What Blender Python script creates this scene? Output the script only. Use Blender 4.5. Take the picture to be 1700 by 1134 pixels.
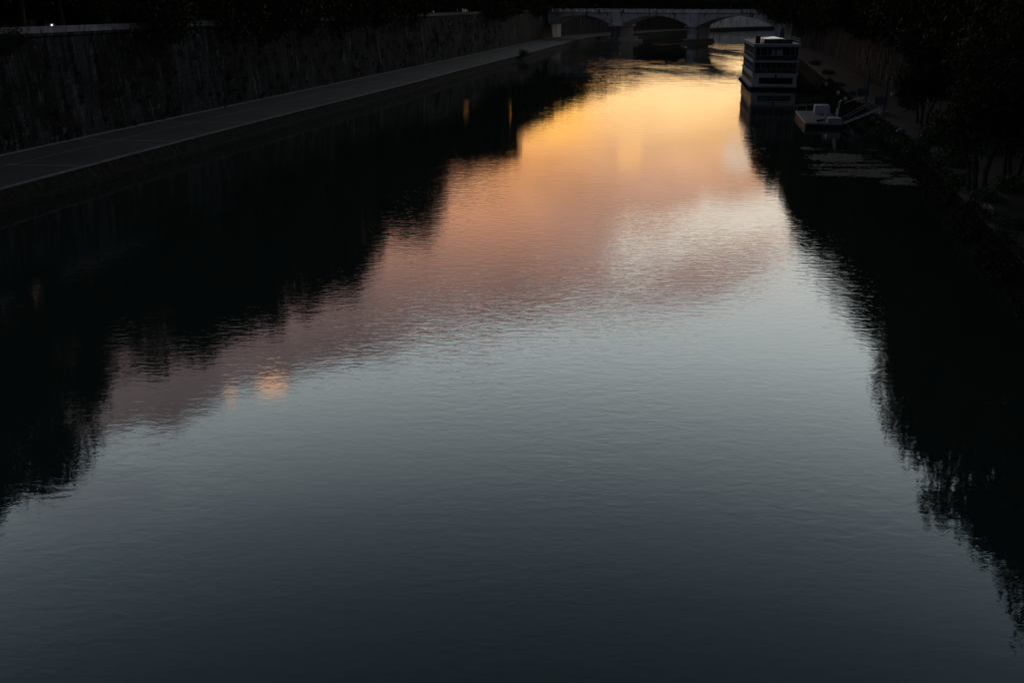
import bpy, math, random
from mathutils import Vector, Matrix, noise
R = math.radians
rnd = random.Random(7)
scene = bpy.context.scene
col = scene.collection
for o in list(bpy.data.objects): bpy.data.objects.remove(o)

# ------------------------------------------------------------------ camera
FPX = 1653.0; HC = 17.0
PITCH = math.atan(562 / FPX)
cam_d = bpy.data.cameras.new('camera'); cam = bpy.data.objects.new('camera', cam_d); col.objects.link(cam)
cam_d.sensor_width = 36; cam_d.lens = FPX / 1700 * 36; cam_d.clip_start = 0.3; cam_d.clip_end = 9000
cam.location = (0, 0, HC); cam.rotation_euler = (math.pi / 2 - PITCH, 0, 0)
scene.camera = cam
scene.view_settings.view_transform = 'Standard'; scene.view_settings.look = 'None'
scene.view_settings.exposure = 0; scene.view_settings.gamma = 1; scene.view_settings.use_curve_mapping = False
cP, sP = math.cos(PITCH), math.sin(PITCH)

def at(px, py, z):
    """point of the photograph on the level z"""
    u = (px - 850) / FPX; v = (567 - py) / FPX
    d = (u, cP + v * sP, -sP + v * cP); t = (z - HC) / d[2]
    return Vector((d[0] * t, d[1] * t, z))

# ------------------------------------------------------------------ sky
world = bpy.data.worlds.new('World'); scene.world = world; world.use_nodes = True
nt = world.node_tree; nt.nodes.clear()
N = nt.nodes; L = nt.links
def val(x): return x
def setin(sock, x):
    if isinstance(x, bpy.types.NodeSocket): L.new(x, sock)
    else: sock.default_value = x
def M(op, a, b=0.0, c=0.0):
    n = N.new('ShaderNodeMath'); n.operation = op
    setin(n.inputs[0], a); setin(n.inputs[1], b); setin(n.inputs[2], c); return n.outputs[0]
def smooth(x, a, b):
    n = N.new('ShaderNodeMapRange'); n.interpolation_type = 'SMOOTHSTEP'
    setin(n.inputs['Value'], x); setin(n.inputs['From Min'], a); setin(n.inputs['From Max'], b)
    return n.outputs['Result']
def mixc(f, a, b):
    n = N.new('ShaderNodeMix'); n.data_type = 'RGBA'; n.clamp_factor = True
    setin(n.inputs[0], f)
    for i, x in ((6, a), (7, b)):
        if isinstance(x, bpy.types.NodeSocket): L.new(x, n.inputs[i])
        else: n.inputs[i].default_value = (*x, 1)
    return n.outputs[2]
def addc(a, b):
    n = N.new('ShaderNodeVectorMath'); n.operation = 'ADD'; L.new(a, n.inputs[0]); L.new(b, n.inputs[1]); return n.outputs[0]
def scalec(a, s):
    n = N.new('ShaderNodeVectorMath'); n.operation = 'SCALE'
    if isinstance(a, bpy.types.NodeSocket): L.new(a, n.inputs[0])
    else: n.inputs[0].default_value = a
    setin(n.inputs['Scale'], s); return n.outputs[0]
def ramp(x, stops, lo, hi, interp='LINEAR'):
    m = N.new('ShaderNodeMapRange'); setin(m.inputs['Value'], x); m.inputs['From Min'].default_value = lo; m.inputs['From Max'].default_value = hi
    r = N.new('ShaderNodeValToRGB'); L.new(m.outputs[0], r.inputs[0]); cr = r.color_ramp; cr.interpolation = interp
    while len(cr.elements) > 1: cr.elements.remove(cr.elements[-1])
    for i, (p, c) in enumerate(stops):
        t = (p - lo) / (hi - lo)
        e = cr.elements[0] if i == 0 else cr.elements.new(t)
        e.position = t; e.color = (*c, 1) if not isinstance(c, (int, float)) else (c, c, c, 1)
    return r.outputs[0]

WIOR = 1.6
tc = N.new('ShaderNodeTexCoord'); sep = N.new('ShaderNodeSeparateXYZ'); L.new(tc.outputs['Generated'], sep.inputs[0])
X, Y, Z = sep.outputs
DEG = 180 / math.pi
az = M('MULTIPLY', M('ARCTAN2', X, Y), DEG)
el = M('MULTIPLY', M('ARCSINE', Z), DEG)
def nz(scale, detail=5, rough=.55, sx=1, sy=1, seed=0.0):
    cmb = N.new('ShaderNodeCombineXYZ'); L.new(M('MULTIPLY', az, sx / 10), cmb.inputs[0]); L.new(M('MULTIPLY', el, sy / 10), cmb.inputs[1])
    cmb.inputs[2].default_value = seed
    n = N.new('ShaderNodeTexNoise'); n.inputs['Scale'].default_value = scale; n.inputs['Detail'].default_value = detail; n.inputs['Roughness'].default_value = rough
    L.new(cmb.outputs[0], n.inputs[0]); return M('SUBTRACT', n.outputs[0], .5)
# clear evening sky: pale low down, blue-grey and much darker higher up
clear = ramp(el, [(-5, (.9, .9, .85)), (0, (1.0, .85, .6)), (8, (.95, .92, .82)), (14, (.9, .93, .88)), (19, (.88, .98, .99)), (23.5, (.60, .70, .745)),
                  (28.5, (.285, .365, .43)), (33, (.145, .20, .25)), (38, (.082, .118, .157)), (50, (.04, .055, .08)), (90, (.014, .02, .032))], -5, 90)
clear = scalec(clear, 2.35)
# cloud bank: glows yellow at the horizon, orange, pink, then mauve at its upper edge
warm = ramp(el, [(-5, (.5, .3, .15)), (0, (.62, .42, .2)), (3.9, (.66, .46, .23)), (6, (.78, .46, .18)), (9, (.74, .41, .25)), (12, (.70, .43, .35)),
                 (15, (.54, .37, .33)), (18, (.38, .28, .28)), (21, (.33, .25, .26)), (26, (.2, .18, .2)), (40, (.07, .07, .09))], -5, 40)
hot = ramp(el, [(-5, (.5, .22, .06)), (0, (.7, .32, .07)), (5, (.88, .41, .07)), (8, (.92, .40, .13)), (12, (.72, .34, .21)), (16, (.40, .26, .235)), (20, (.27, .21, .215)), (26, (.17, .16, .18)), (40, (.06, .06, .08))], -5, 40)
cloudcol = mixc(smooth(az, 8.5, -1.0), warm, hot)
cloudcol = scalec(cloudcol, 2.0)
mod = M('ADD', 1.0, M('ADD', M('MULTIPLY', nz(1.8, 7, .62, .8, 1.7, 3.3), .95), M('MULTIPLY', nz(4.2, 6, .65, .7, 2.2, 6.1), .6)))
cloudcol = scalec(cloudcol, mod)
# upper edge of the bank over azimuth
edge = ramp(az, [(-60, .16), (-30, .24), (-24, .225), (-19, .217), (-9, .198), (0, .178), (5, .169), (9, .166), (13, .155), (17, .125), (24, .10), (40, .10), (60, .16)], -60, 60)
edge = M('MULTIPLY', edge, 100.0)
d = M('SUBTRACT', M('ADD', edge, M('MULTIPLY', nz(2.2, 6, .6, 1, 1.8, 1.7), 3.0)), el)
cm = smooth(d, -.45, .55)
# a thinner pale window in the bank
def blob(a0, e0, ra, re, k=1.0, seed=0.0, nzs=1.0, slant=0.0):
    dz_ = M('SUBTRACT', M('ADD', el, M('MULTIPLY', M('SUBTRACT', az, a0), slant)), e0)
    q = M('ADD', M('POWER', M('DIVIDE', M('SUBTRACT', az, a0), ra), 2.0), M('POWER', M('DIVIDE', dz_, re), 2.0))
    q = M('ADD', q, M('MULTIPLY', nz(3.5, 5, .6, 1, 1.6, seed), 2.2 * nzs))
    return M('MULTIPLY', smooth(q, 1.35, .25), k)
win = M('MAXIMUM', blob(11.5, 12.0, 6.6, 1.55, .97, 5.5, 1.5, .34), blob(15.6, 11.2, 3.0, 1.7, .95, 8.5, 1.1))
win = M('MAXIMUM', win, blob(12.7, 8.0, 1.1, .9, .7, 2.5))
pale = ramp(el, [(0, (.5, .42, .3)), (8, (.58, .5, .4)), (12, (1.0, .92, .78)), (16, (.9, .88, .80)), (30, (.5, .5, .5))], 0, 30)
pale = scalec(pale, 2.4)
cloudcol = mixc(win, cloudcol, pale)
sky = mixc(cm, clear, cloudcol)
sky = mixc(blob(2.2, 6.4, 2.6, 1.1, .6, 21.0, 1.2), sky, (2.5, 1.25, .27))
sky = mixc(blob(6.8, 8.0, .75, .9, .5, 11.0, 1.3), sky, (2.3, 1.25, .48))
sky = mixc(blob(-14.6, 20.7, 1.0, .55, .85, 4.0, 1.4), sky, (4.2, 2.5, 1.5))
sky = mixc(blob(-16.9, 21.0, .45, .4, .7, 9.0, 1.5), sky, (3.6, 2.2, 1.4))
sky = mixc(blob(-25, 25.3, 4.0, 1.8, .30, 14.0), sky, (.75, .74, .92))
# the glow belongs to the west: away from it the whole dome is dim dusk blue
def fres(e, n):
    c_ = math.sin(R(max(e, .01))); s2 = math.cos(R(e)) / n; ct = math.sqrt(1 - s2 * s2)
    return (((c_ - n * ct) / (c_ + n * ct)) ** 2 + ((n * c_ - ct) / (n * c_ + ct)) ** 2) / 2
sky = scalec(sky, ramp(el, [(e, fres(max(e, 0), 1.33) / fres(max(e, 0), WIOR)) for e in (-5, 0, 4, 8, 12, 16, 20, 25, 30, 36, 45, 60, 90)], -5, 90))
away = smooth(M('ABSOLUTE', az), 32.0, 95.0)
dusk = ramp(el, [(-5, (.04, .05, .07)), (5, (.078, .080, .092)), (25, (.045, .053, .068)), (90, (.015, .025, .04))], -5, 90)
sky = mixc(away, sky, dusk)
nish = N.new('ShaderNodeTexSky'); nish.sky_type = 'NISHITA'; nish.sun_disc = False
SUN_EL, SUN_AZ = 1.0, 8.0
nish.sun_elevation = R(SUN_EL); nish.sun_rotation = R(SUN_AZ); nish.altitude = 20
bg1 = N.new('ShaderNodeBackground'); L.new(nish.outputs[0], bg1.inputs[0]); bg1.inputs[1].default_value = .01
bg2 = N.new('ShaderNodeBackground'); L.new(sky, bg2.inputs[0]); bg2.inputs[1].default_value = 1.0
ad = N.new('ShaderNodeAddShader'); L.new(bg1.outputs[0], ad.inputs[0]); L.new(bg2.outputs[0], ad.inputs[1])
wo = N.new('ShaderNodeOutputWorld'); L.new(ad.outputs[0], wo.inputs[0])
sun_d = bpy.data.lights.new('sun', 'SUN'); sun_d.energy = .01; sun_d.angle = R(12); sun_d.color = (1, .7, .42)
sun = bpy.data.objects.new('sun', sun_d); col.objects.link(sun)
sd = Vector((math.sin(R(SUN_AZ)) * math.cos(R(SUN_EL)), math.cos(R(SUN_AZ)) * math.cos(R(SUN_EL)), math.sin(R(SUN_EL))))
sun.rotation_euler = sd.to_track_quat('Z', 'Y').to_euler(); sun.location = (0, 0, 100)

# ------------------------------------------------------------------ materials
def mat(name, base, rough=.8, vary=.25, scale=1.0, stretch=(1, 1, 1), bump=0.0, bscale=None, spec=.3, metal=0.0, stains=None, emit=None, detail=6):
    m = bpy.data.materials.new(name); m.use_nodes = True; t = m.node_tree; b = t.nodes['Principled BSDF']
    b.inputs['Roughness'].default_value = rough; b.inputs['Specular IOR Level'].default_value = spec; b.inputs['Metallic'].default_value = metal
    co = t.nodes.new('ShaderNodeTexCoord'); mp = t.nodes.new('ShaderNodeMapping'); mp.inputs['Scale'].default_value = stretch
    geo = t.nodes.new('ShaderNodeNewGeometry'); t.links.new(geo.outputs['Position'], mp.inputs[0])
    n = t.nodes.new('ShaderNodeTexNoise'); n.inputs['Scale'].default_value = scale; n.inputs['Detail'].default_value = detail; n.inputs['Roughness'].default_value = .65
    t.links.new(mp.outputs[0], n.inputs[0])
    r = t.nodes.new('ShaderNodeValToRGB'); t.links.new(n.outputs[0], r.inputs[0])
    r.color_ramp.elements[0].position = .3; r.color_ramp.elements[1].position = .7
    r.color_ramp.elements[0].color = (*[c * (1 - vary) for c in base], 1); r.color_ramp.elements[1].color = (*[min(1, c * (1 + vary)) for c in base], 1)
    out = r.outputs[0]
    # every object a slightly different tone
    oi = t.nodes.new('ShaderNodeObjectInfo'); mr = t.nodes.new('ShaderNodeMapRange'); mr.inputs['To Min'].default_value = 1 - vary * .5; mr.inputs['To Max'].default_value = 1 + vary * .5
    t.links.new(oi.outputs['Random'], mr.inputs[0])
    vm = t.nodes.new('ShaderNodeVectorMath'); vm.operation = 'SCALE'; t.links.new(out, vm.inputs[0]); t.links.new(mr.outputs[0], vm.inputs['Scale']); out = vm.outputs[0]
    if stains:
        for (sc, st, lo, hi, colr) in stains:
            mp2 = t.nodes.new('ShaderNodeMapping'); mp2.inputs['Scale'].default_value = st; t.links.new(geo.outputs['Position'], mp2.inputs[0])
            n2 = t.nodes.new('ShaderNodeTexNoise'); n2.inputs['Scale'].default_value = sc; n2.inputs['Detail'].default_value = 5; n2.inputs['Roughness'].default_value = .6
            t.links.new(mp2.outputs[0], n2.inputs[0])
            m2 = t.nodes.new('ShaderNodeMapRange'); m2.interpolation_type = 'SMOOTHSTEP'; m2.inputs['From Min'].default_value = lo; m2.inputs['From Max'].default_value = hi
            t.links.new(n2.outputs[0], m2.inputs[0])
            mx = t.nodes.new('ShaderNodeMix'); mx.data_type = 'RGBA'; t.links.new(m2.outputs[0], mx.inputs[0]); t.links.new(out, mx.inputs[6]); mx.inputs[7].default_value = (*colr, 1); out = mx.outputs[2]
    t.links.new(out, b.inputs['Base Color'])
    if bump:
        nb = t.nodes.new('ShaderNodeTexNoise'); nb.inputs['Scale'].default_value = bscale or scale * 6; nb.inputs['Detail'].default_value = 4
        t.links.new(geo.outputs['Position'], nb.inputs[0])
        bp = t.nodes.new('ShaderNodeBump'); bp.inputs['Distance'].default_value = bump; t.links.new(nb.outputs[0], bp.inputs['Height']); t.links.new(bp.outputs[0], b.inputs['Normal'])
    if emit:
        b.inputs['Emission Color'].default_value = (*emit[0], 1); b.inputs['Emission Strength'].default_value = emit[1]
    return m
DARKST = (.035, .036, .03)
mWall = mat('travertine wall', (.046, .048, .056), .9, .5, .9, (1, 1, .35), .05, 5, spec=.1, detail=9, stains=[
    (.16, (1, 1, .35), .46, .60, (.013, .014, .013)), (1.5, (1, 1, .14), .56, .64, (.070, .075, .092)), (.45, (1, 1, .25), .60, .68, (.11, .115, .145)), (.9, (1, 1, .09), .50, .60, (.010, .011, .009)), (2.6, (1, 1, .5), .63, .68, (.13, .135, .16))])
mWallFar = mat('travertine joint mortar', (.010, .010, .011), .95, .3, 1.5, (1, 1, .3), .03)
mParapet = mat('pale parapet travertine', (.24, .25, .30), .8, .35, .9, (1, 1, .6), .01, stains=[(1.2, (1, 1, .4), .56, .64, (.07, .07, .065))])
mBridge = mat('pale bridge stone', (.80, .79, .82), .8, .2, .35, (1, 1, .5), .02, stains=[(.6, (1, 1, .2), .56, .66, (.12, .12, .13))])
mPierDark = mat('wet dark pier stone', (.22, .215, .21), .8, .4, .8)
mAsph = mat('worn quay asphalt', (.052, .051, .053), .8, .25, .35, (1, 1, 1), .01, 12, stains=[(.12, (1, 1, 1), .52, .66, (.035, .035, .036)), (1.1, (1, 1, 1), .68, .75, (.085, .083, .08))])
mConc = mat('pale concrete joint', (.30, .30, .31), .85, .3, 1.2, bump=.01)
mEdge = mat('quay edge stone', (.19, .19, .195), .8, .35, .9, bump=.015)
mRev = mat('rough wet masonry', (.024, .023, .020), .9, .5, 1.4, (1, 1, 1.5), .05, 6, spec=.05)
mRevShade = mat('tree-shaded bank stone', (.005, .006, .004), .95, .5, 1.8, (1, 1, 2), .08, 4, spec=.03)  # darker copy of the masonry; shade under the trees put into the colour
mAsphShade = mat('tree-shaded path asphalt', (.016, .016, .017), .85, .3, .35, (1, 1, 1), .01, 12)  # quay asphalt darkened: the shade of overhanging trees is in its colour
mEdgeShade = mat('tree-shaded edge stone', (.035, .034, .030), .9, .5, .9, bump=.015)  # edge stone with the right bank's tree shade painted in
mStreet = mat('street asphalt', (.05, .05, .052), .85, .2, .3)
mGround = mat('river mud', (.05, .045, .035), .9)
mBark = mat('bark', (.06, .055, .045), .9, .35, 3, bump=.03)
def leafmat(name, c1, c2):
    m = mat(name, c1, .75, .35, .35, spec=.12); return m
mLeaf = [leafmat('plane leaves', (.045, .06, .022), None), leafmat('dull leaves', (.035, .05, .022), None), leafmat('olive leaves', (.055, .062, .025), None)]
mBush = mat('river bank shrub leaves', (.05, .11, .045), .7, .4, .8)
mWeed = mat('floating weed', (.125, .115, .09), .8, .55, 2.5)
mWhite = mat('white painted steel', (.54, .60, .68), .45, .12, 1.2, bump=.0, spec=.4)
mWhiteDull = mat('weathered white paint', (.36, .38, .42), .6, .2, 1.2)
mCanopy = mat('glossy white tarpaulin', (.8, .8, .8), .18, .06, 2, spec=.8)
mGlass = mat('dark boat glass', (.012, .014, .017), .3, .3, 2, spec=.25)
mDark = mat('dark painted hull', (.02, .021, .026), .6, .3, 1.5)
mDeck = mat('worn timber deck', (.16, .14, .135), .8, .3, 1.5)
mSteel = mat('blue grey steel', (.10, .14, .19), .6, .2, 2)
mCloth = mat('dark cloth', (.012, .012, .014), .9)
mSkin = mat('skin', (.30, .2, .15), .6)
mHair = mat('dark hair', (.02, .015, .012), .8)
mStucco = mat('dim stucco', (.16, .12, .085), .9, .2, .15)
mRoof = mat('terracotta roof', (.13, .07, .05), .9, .3, 1)
mShut = mat('dark shutters', (.03, .035, .03), .7)
mCar = [mat('dark car paint', (.03, .034, .045), .3, .1, spec=.5), mat('silver car paint', (.35, .37, .4), .3, .1, spec=.5), mat('white car paint', (.6, .6, .6), .35, .1, spec=.5)]
mTyre = mat('rubber', (.015, .015, .015), .8)
mLampW = mat('lit white headlamp', (.8, .8, .8), .4, emit=((1, .97, .88), 2.2))
mLampR = mat('lit red signal lens', (.5, .02, .02), .4, emit=((1, .02, .04), 1.6))

# water
mWater = bpy.data.materials.new('river water'); mWater.use_nodes = True
t = mWater.node_tree; b = t.nodes['Principled BSDF']
b.inputs['Base Color'].default_value = (.016, .026, .022, 1); b.inputs['Roughness'].default_value = .02; b.inputs['IOR'].default_value = WIOR
geo = t.nodes.new('ShaderNodeNewGeometry')
def wmap(sx, sy, rot=0):
    mp = t.nodes.new('ShaderNodeMapping'); mp.inputs['Scale'].default_value = (sx, sy, 1); mp.inputs['Rotation'].default_value = (0, 0, R(rot)); t.links.new(geo.outputs['Position'], mp.inputs[0]); return mp.outputs[0]
def wn(v, scale, det, rough=.5, dist=0.0):
    n = t.nodes.new('ShaderNodeTexNoise'); n.inputs['Scale'].default_value = scale; n.inputs['Detail'].default_value = det; n.inputs['Roughness'].default_value = rough; n.inputs['Distortion'].default_value = dist
    t.links.new(v, n.inputs[0]); return n.outputs[0]
def wm(op, a, b_):
    n = t.nodes.new('ShaderNodeMath'); n.operation = op
    for i, x in enumerate((a, b_)):
        if isinstance(x, bpy.types.NodeSocket): t.links.new(x, n.inputs[i])
        else: n.inputs[i].default_value = x
    return n.outputs[0]
def wmr(x, a, b_, c_, d_):
    n = t.nodes.new('ShaderNodeMapRange'); n.interpolation_type = 'SMOOTHSTEP'; t.links.new(x, n.inputs[0])
    for i, q in zip((1, 2, 3, 4), (a, b_, c_, d_)): n.inputs[i].default_value = q
    return n.outputs[0]
sp = t.nodes.new('ShaderNodeSeparateXYZ'); t.links.new(geo.outputs['Position'], sp.inputs[0])
patch = wmr(wn(wmap(1, .45, -12), .035, 3, .6), .38, .66, .35, 1.45)
far = wm('MULTIPLY', wmr(sp.outputs[1], 22, 62, .5, 1.05), wmr(sp.outputs[1], 80, 230, 1.0, .18))
band = wm('MULTIPLY', wmr(sp.outputs[1], 40, 52, 0.0, 1.0), wmr(sp.outputs[1], 62, 84, 1.0, 0.0))
band = wm('MULTIPLY', band, wm('MULTIPLY', wmr(sp.outputs[0], -34, -14, 0.0, 1.0), wmr(sp.outputs[0], 8, 22, 1.0, 0.0)))
amp = wm('MULTIPLY', wm('ADD', patch, wm('MULTIPLY', band, .16)), far)
h1 = wm('MULTIPLY', wn(wmap(.75, 1.7, 10), 1.45, 3, .5, .7), 0.0085)
h2 = wm('MULTIPLY', wn(wmap(1, 1.7, -9), .62, 2, .45, .4), 0.0055)
h3 = wm('MULTIPLY', wm('MULTIPLY', wn(wmap(1, 1.4, 4), 4.5, 2, .5), wmr(wn(wmap(1, 1, 0), .06, 2), .45, .7, .15, 1.0)), 0.0024)
h5 = wm('MULTIPLY', wm('MULTIPLY', wn(wmap(.7, 1.4, 6), .62, 2, .5, .5), .0085), wm('MULTIPLY', wmr(sp.outputs[1], 50, 150, .08, 1.0), wmr(wn(wmap(1, .4, 8), .05, 3, .6), .35, .65, .5, 1.3)))
h4 = wm('MULTIPLY', wm('ADD', wm('MULTIPLY', wn(wmap(.6, 1.3, 6), .40, 3, .6, .6), .034), wm('MULTIPLY', wn(wmap(.7, 1.6, -14), .13, 3, .6, .5), .038)), wm('MULTIPLY', wmr(sp.outputs[1], 150, 300, .02, 1.0), wmr(wn(wmap(1, .35, -10), .03, 3, .6), .42, .60, .06, 1.5)))
hh = wm('ADD', wm('ADD', wm('MULTIPLY', wm('ADD', wm('ADD', h1, h2), h3), amp), h4), h5)
bp = t.nodes.new('ShaderNodeBump'); bp.inputs['Distance'].default_value = 1.0; bp.inputs['Strength'].default_value = 1.0
t.links.new(hh, bp.inputs['Height']); t.links.new(bp.outputs[0], b.inputs['Normal'])

# ------------------------------------------------------------------ mesh helpers
class MB:
    def __init__(s): s.v = []; s.f = []
    def box(s, c, size, M_=None, taper=1.0):
        c = Vector(c); i = len(s.v); hx, hy, hz = [q / 2 for q in size]
        for z, k in ((-hz, 1.0), (hz, taper)):
            for x, y in ((-hx, -hy), (hx, -hy), (hx, hy), (-hx, hy)):
                p = Vector((x * k, y * k, z)); p = (M_ @ p) if M_ else p; s.v.append(tuple(c + p))
        for f in ((3, 2, 1, 0), (4, 5, 6, 7), (0, 1, 5, 4), (1, 2, 6, 5), (2, 3, 7, 6), (3, 0, 4, 7)): s.f.append(tuple(i + q for q in f))
        return s
    def bx(s, x0, x1, y0, y1, z0, z1): return s.box(((x0 + x1) / 2, (y0 + y1) / 2, (z0 + z1) / 2), (abs(x1 - x0), abs(y1 - y0), abs(z1 - z0)))
    def tube(s, a, b_, r0, r1=None, n=8, cap=True):
        a, b_ = Vector(a), Vector(b_); r1 = r0 if r1 is None else r1; d_ = (b_ - a).normalized()
        u = d_.orthogonal().normalized(); w = d_.cross(u); i = len(s.v)
        for p, r in ((a, r0), (b_, r1)):
            for k in range(n):
                an = 2 * math.pi * k / n; s.v.append(tuple(p + (u * math.cos(an) + w * math.sin(an)) * r))
        for k in range(n): s.f.append((i + k, i + (k + 1) % n, i + n + (k + 1) % n, i + n + k))
        if cap: s.f.append(tuple(i + k for k in range(n))[::-1]); s.f.append(tuple(i + n + k for k in range(n)))
        return s
    def path(s, pts, r, n=8):
        for a, b_ in zip(pts, pts[1:]): s.tube(a, b_, r, r, n)
        return s
    def leaf(s, p, size, rr=rnd):
        d1 = Vector((rr.gauss(0, 1), rr.gauss(0, 1), rr.gauss(0, .7))).normalized(); d2 = d1.orthogonal().normalized()
        d2 = (Matrix.Rotation(rr.random() * 6.28, 3, d1) @ d2); w = size * rr.uniform(.35, .6)
        p = Vector(p); i = len(s.v)
        d3 = d1.cross(d2)
        s.v += [tuple(p - d2 * size * .5), tuple(p + d3 * w * .5), tuple(p + d2 * size * .5), tuple(p - d3 * w * .5)]
        s.f.append((i, i + 1, i + 2, i + 3)); return s
    def prism(s, prof, y0, y1):
        """profile in x,z extruded along y"""
        i = len(s.v); n = len(prof)
        for y in (y0, y1):
            for x, z in prof: s.v.append((x, y, z))
        for k in range(n): s.f.append((i + k, i + (k + 1) % n, i + n + (k + 1) % n, i + n + k))
        s.f.append(tuple(i + k for k in range(n))[::-1]); s.f.append(tuple(i + n + k for k in range(n)))
        return s
    def mesh(s, name, m):
        me = bpy.data.meshes.new(name); me.from_pydata(s.v, [], s.f); me.validate(); me.update()
        if m: me.materials.append(m)
        return me
    def build(s, name, m, parent=None, kind=None):
        return link(name, s.mesh(name, m), parent, kind)
def link(name, me, parent=None, kind=None):
    o = bpy.data.objects.new(name, me); col.objects.link(o)
    if parent: o.parent = parent
    if kind: o['kind'] = kind
    return o
def tag(o, label=None, cat=None, group=None, kind=None):
    if label: o['label'] = label
    if cat: o['category'] = cat
    if group: o['group'] = group
    if kind: o['kind'] = kind
    return o
def thing(name, label, cat, loc=(0, 0, 0), rz=0.0, group=None):
    o = bpy.data.objects.new(name, None); col.objects.link(o); o.location = loc; o.rotation_euler.z = rz
    o.empty_display_size = .5
    return tag(o, label, cat, group)
def copy_tree(o, parent=None):
    c = o.copy(); col.objects.link(c)
    if parent: c.parent = parent
    for ch in list(o.children): copy_tree(ch, c)
    return c
def fix_normals(o):
    import bmesh
    bm = bmesh.new(); bm.from_mesh(o.data); bmesh.ops.recalc_face_normals(bm, faces=bm.faces); bm.to_mesh(o.data); bm.free()

class Path:
    """smoothed plan curve, sampled every metre"""
    def __init__(s, pts):
        P = [Vector(p) for p in pts]; P = [P[0] * 2 - P[1]] + P + [P[-1] * 2 - P[-2]]
        out = []
        for i in range(1, len(P) - 2):
            n = max(4, int((P[i + 1] - P[i]).length / 2))
            for k in range(n):
                q = k / n
                out.append(.5 * ((2 * P[i]) + (-P[i - 1] + P[i + 1]) * q + (2 * P[i - 1] - 5 * P[i] + 4 * P[i + 1] - P[i + 2]) * q * q + (-P[i - 1] + 3 * P[i] - 3 * P[i + 1] + P[i + 2]) * q ** 3))
        out.append(P[-2]); s.p = out; s.s = [0.0]
        for a, b_ in zip(out, out[1:]): s.s.append(s.s[-1] + (b_ - a).length)
        s.len = s.s[-1]
    def get(s, d_, off=0.0):
        """point at arc length d_, off metres to the right of the direction of travel; and the heading"""
        import bisect
        i = min(max(bisect.bisect_right(s.s, d_) - 1, 0), len(s.p) - 2)
        a, b_ = s.p[i], s.p[i + 1]; q = (d_ - s.s[i]) / (s.s[i + 1] - s.s[i]); tn = (b_ - a).normalized()
        c = a + (b_ - a) * q; return c + Vector((tn.y, -tn.x)) * off, math.atan2(tn.y, tn.x)
    def at_y(s, y):
        for i in range(len(s.p) - 1):
            if s.p[i].y <= y <= s.p[i + 1].y: return s.s[i] + (s.s[i + 1] - s.s[i]) * (y - s.p[i].y) / (s.p[i + 1].y - s.p[i].y)
        return 0

WL = Path([(-92, -120), (-76, 0), (-64, 60), (-55.1, 107.9), (-51.4, 128.7), (-46.2, 157), (-32.4, 229.5), (-8.4, 354.2), (12.5, 468.1), (20, 503), (38, 555), (66, 612), (112, 676), (180, 745), (300, 830), (700, 1040), (1500, 1400)])
QL = Path([(-78, -120), (-62, 0), (-51.0, 50), (-44.6, 86.4), (-35.0, 138.9), (-23.1, 196.2), (-5.9, 284.5), (3.9, 332.8), (29.5, 468.1), (37, 503), (50, 535), (76, 590), (113, 652), (173, 725), (300, 812), (700, 1022), (1500, 1382)])
WR = Path([(26, -60), (38, 0), (48, 60), (55.3, 108.4), (58.6, 130), (69.2, 186.6), (80, 240), (101, 333), (119, 446), (150, 520), (205, 600), (275, 655), (390, 730), (700, 890), (1500, 1240)])
QR = Path([(3, -60), (17, 0), (27, 40), (31.8, 60), (37.6, 82.7), (46, 118), (57.3, 175.6), (64.6, 208.3), (90.5, 333), (110, 446), (140, 525), (195, 612), (265, 668), (380, 744), (700, 905), (1500, 1256)])
ZQ, ZS, ZP = 1.6, 13.45, 14.5     # quay, street, parapet top

def strip(name, A, B, z0, z1, m, kind='structure', parent=None, n=None):
    """sheet between two plan curves, matched by fraction of the way in y"""
    mb = MB(); y0 = max(A.p[0].y, B.p[0].y); y1 = min(A.p[-1].y, B.p[-1].y); y = y0; ys = []
    while y < y1: ys.append(y); y += 4 if y < 500 else 12
    ys.append(y1 - .01)
    for y in ys:
        a, _ = A.get(A.at_y(y)); b_, _ = B.get(B.at_y(y)); mb.v += [(a.x, a.y, z0), (b_.x, b_.y, z1)]
    for i in range(len(ys) - 1): mb.f.append((2 * i, 2 * i + 1, 2 * i + 3, 2 * i + 2))
    o = mb.build(name, m, parent, kind); return o
# ------------------------------------------------------------------ ground, water
g = MB(); g.v = [(-3000, -1500, -3), (3000, -1500, -3), (3000, 4000, -3), (-3000, 4000, -3)]; g.f = [(0, 1, 2, 3)]
g.build('ground', mGround, kind='structure')
w = MB(); w.v = [(-1800, -600, 0), (2600, -600, 0), (2600, 3000, 0), (-1800, 3000, 0)]; w.f = [(0, 1, 2, 3)]
w.build('river', mWater, kind='structure')
def street(name, W, xo, side):
    mb = MB(); n = 0; s_ = 0
    while s_ < W.len:
        a, _ = W.get(s_, side * 1.6); mb.v += [(a.x, a.y, ZS), (xo, a.y, ZS)]; n += 1; s_ += 8
    for i in range(n - 1): mb.f.append((2 * i, 2 * i + 1, 2 * i + 3, 2 * i + 2))
    mb.build(name, mStreet, kind='structure')
street('street_left', WL, -2600, -1); street('street_right', WR, 2600, 1)

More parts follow.
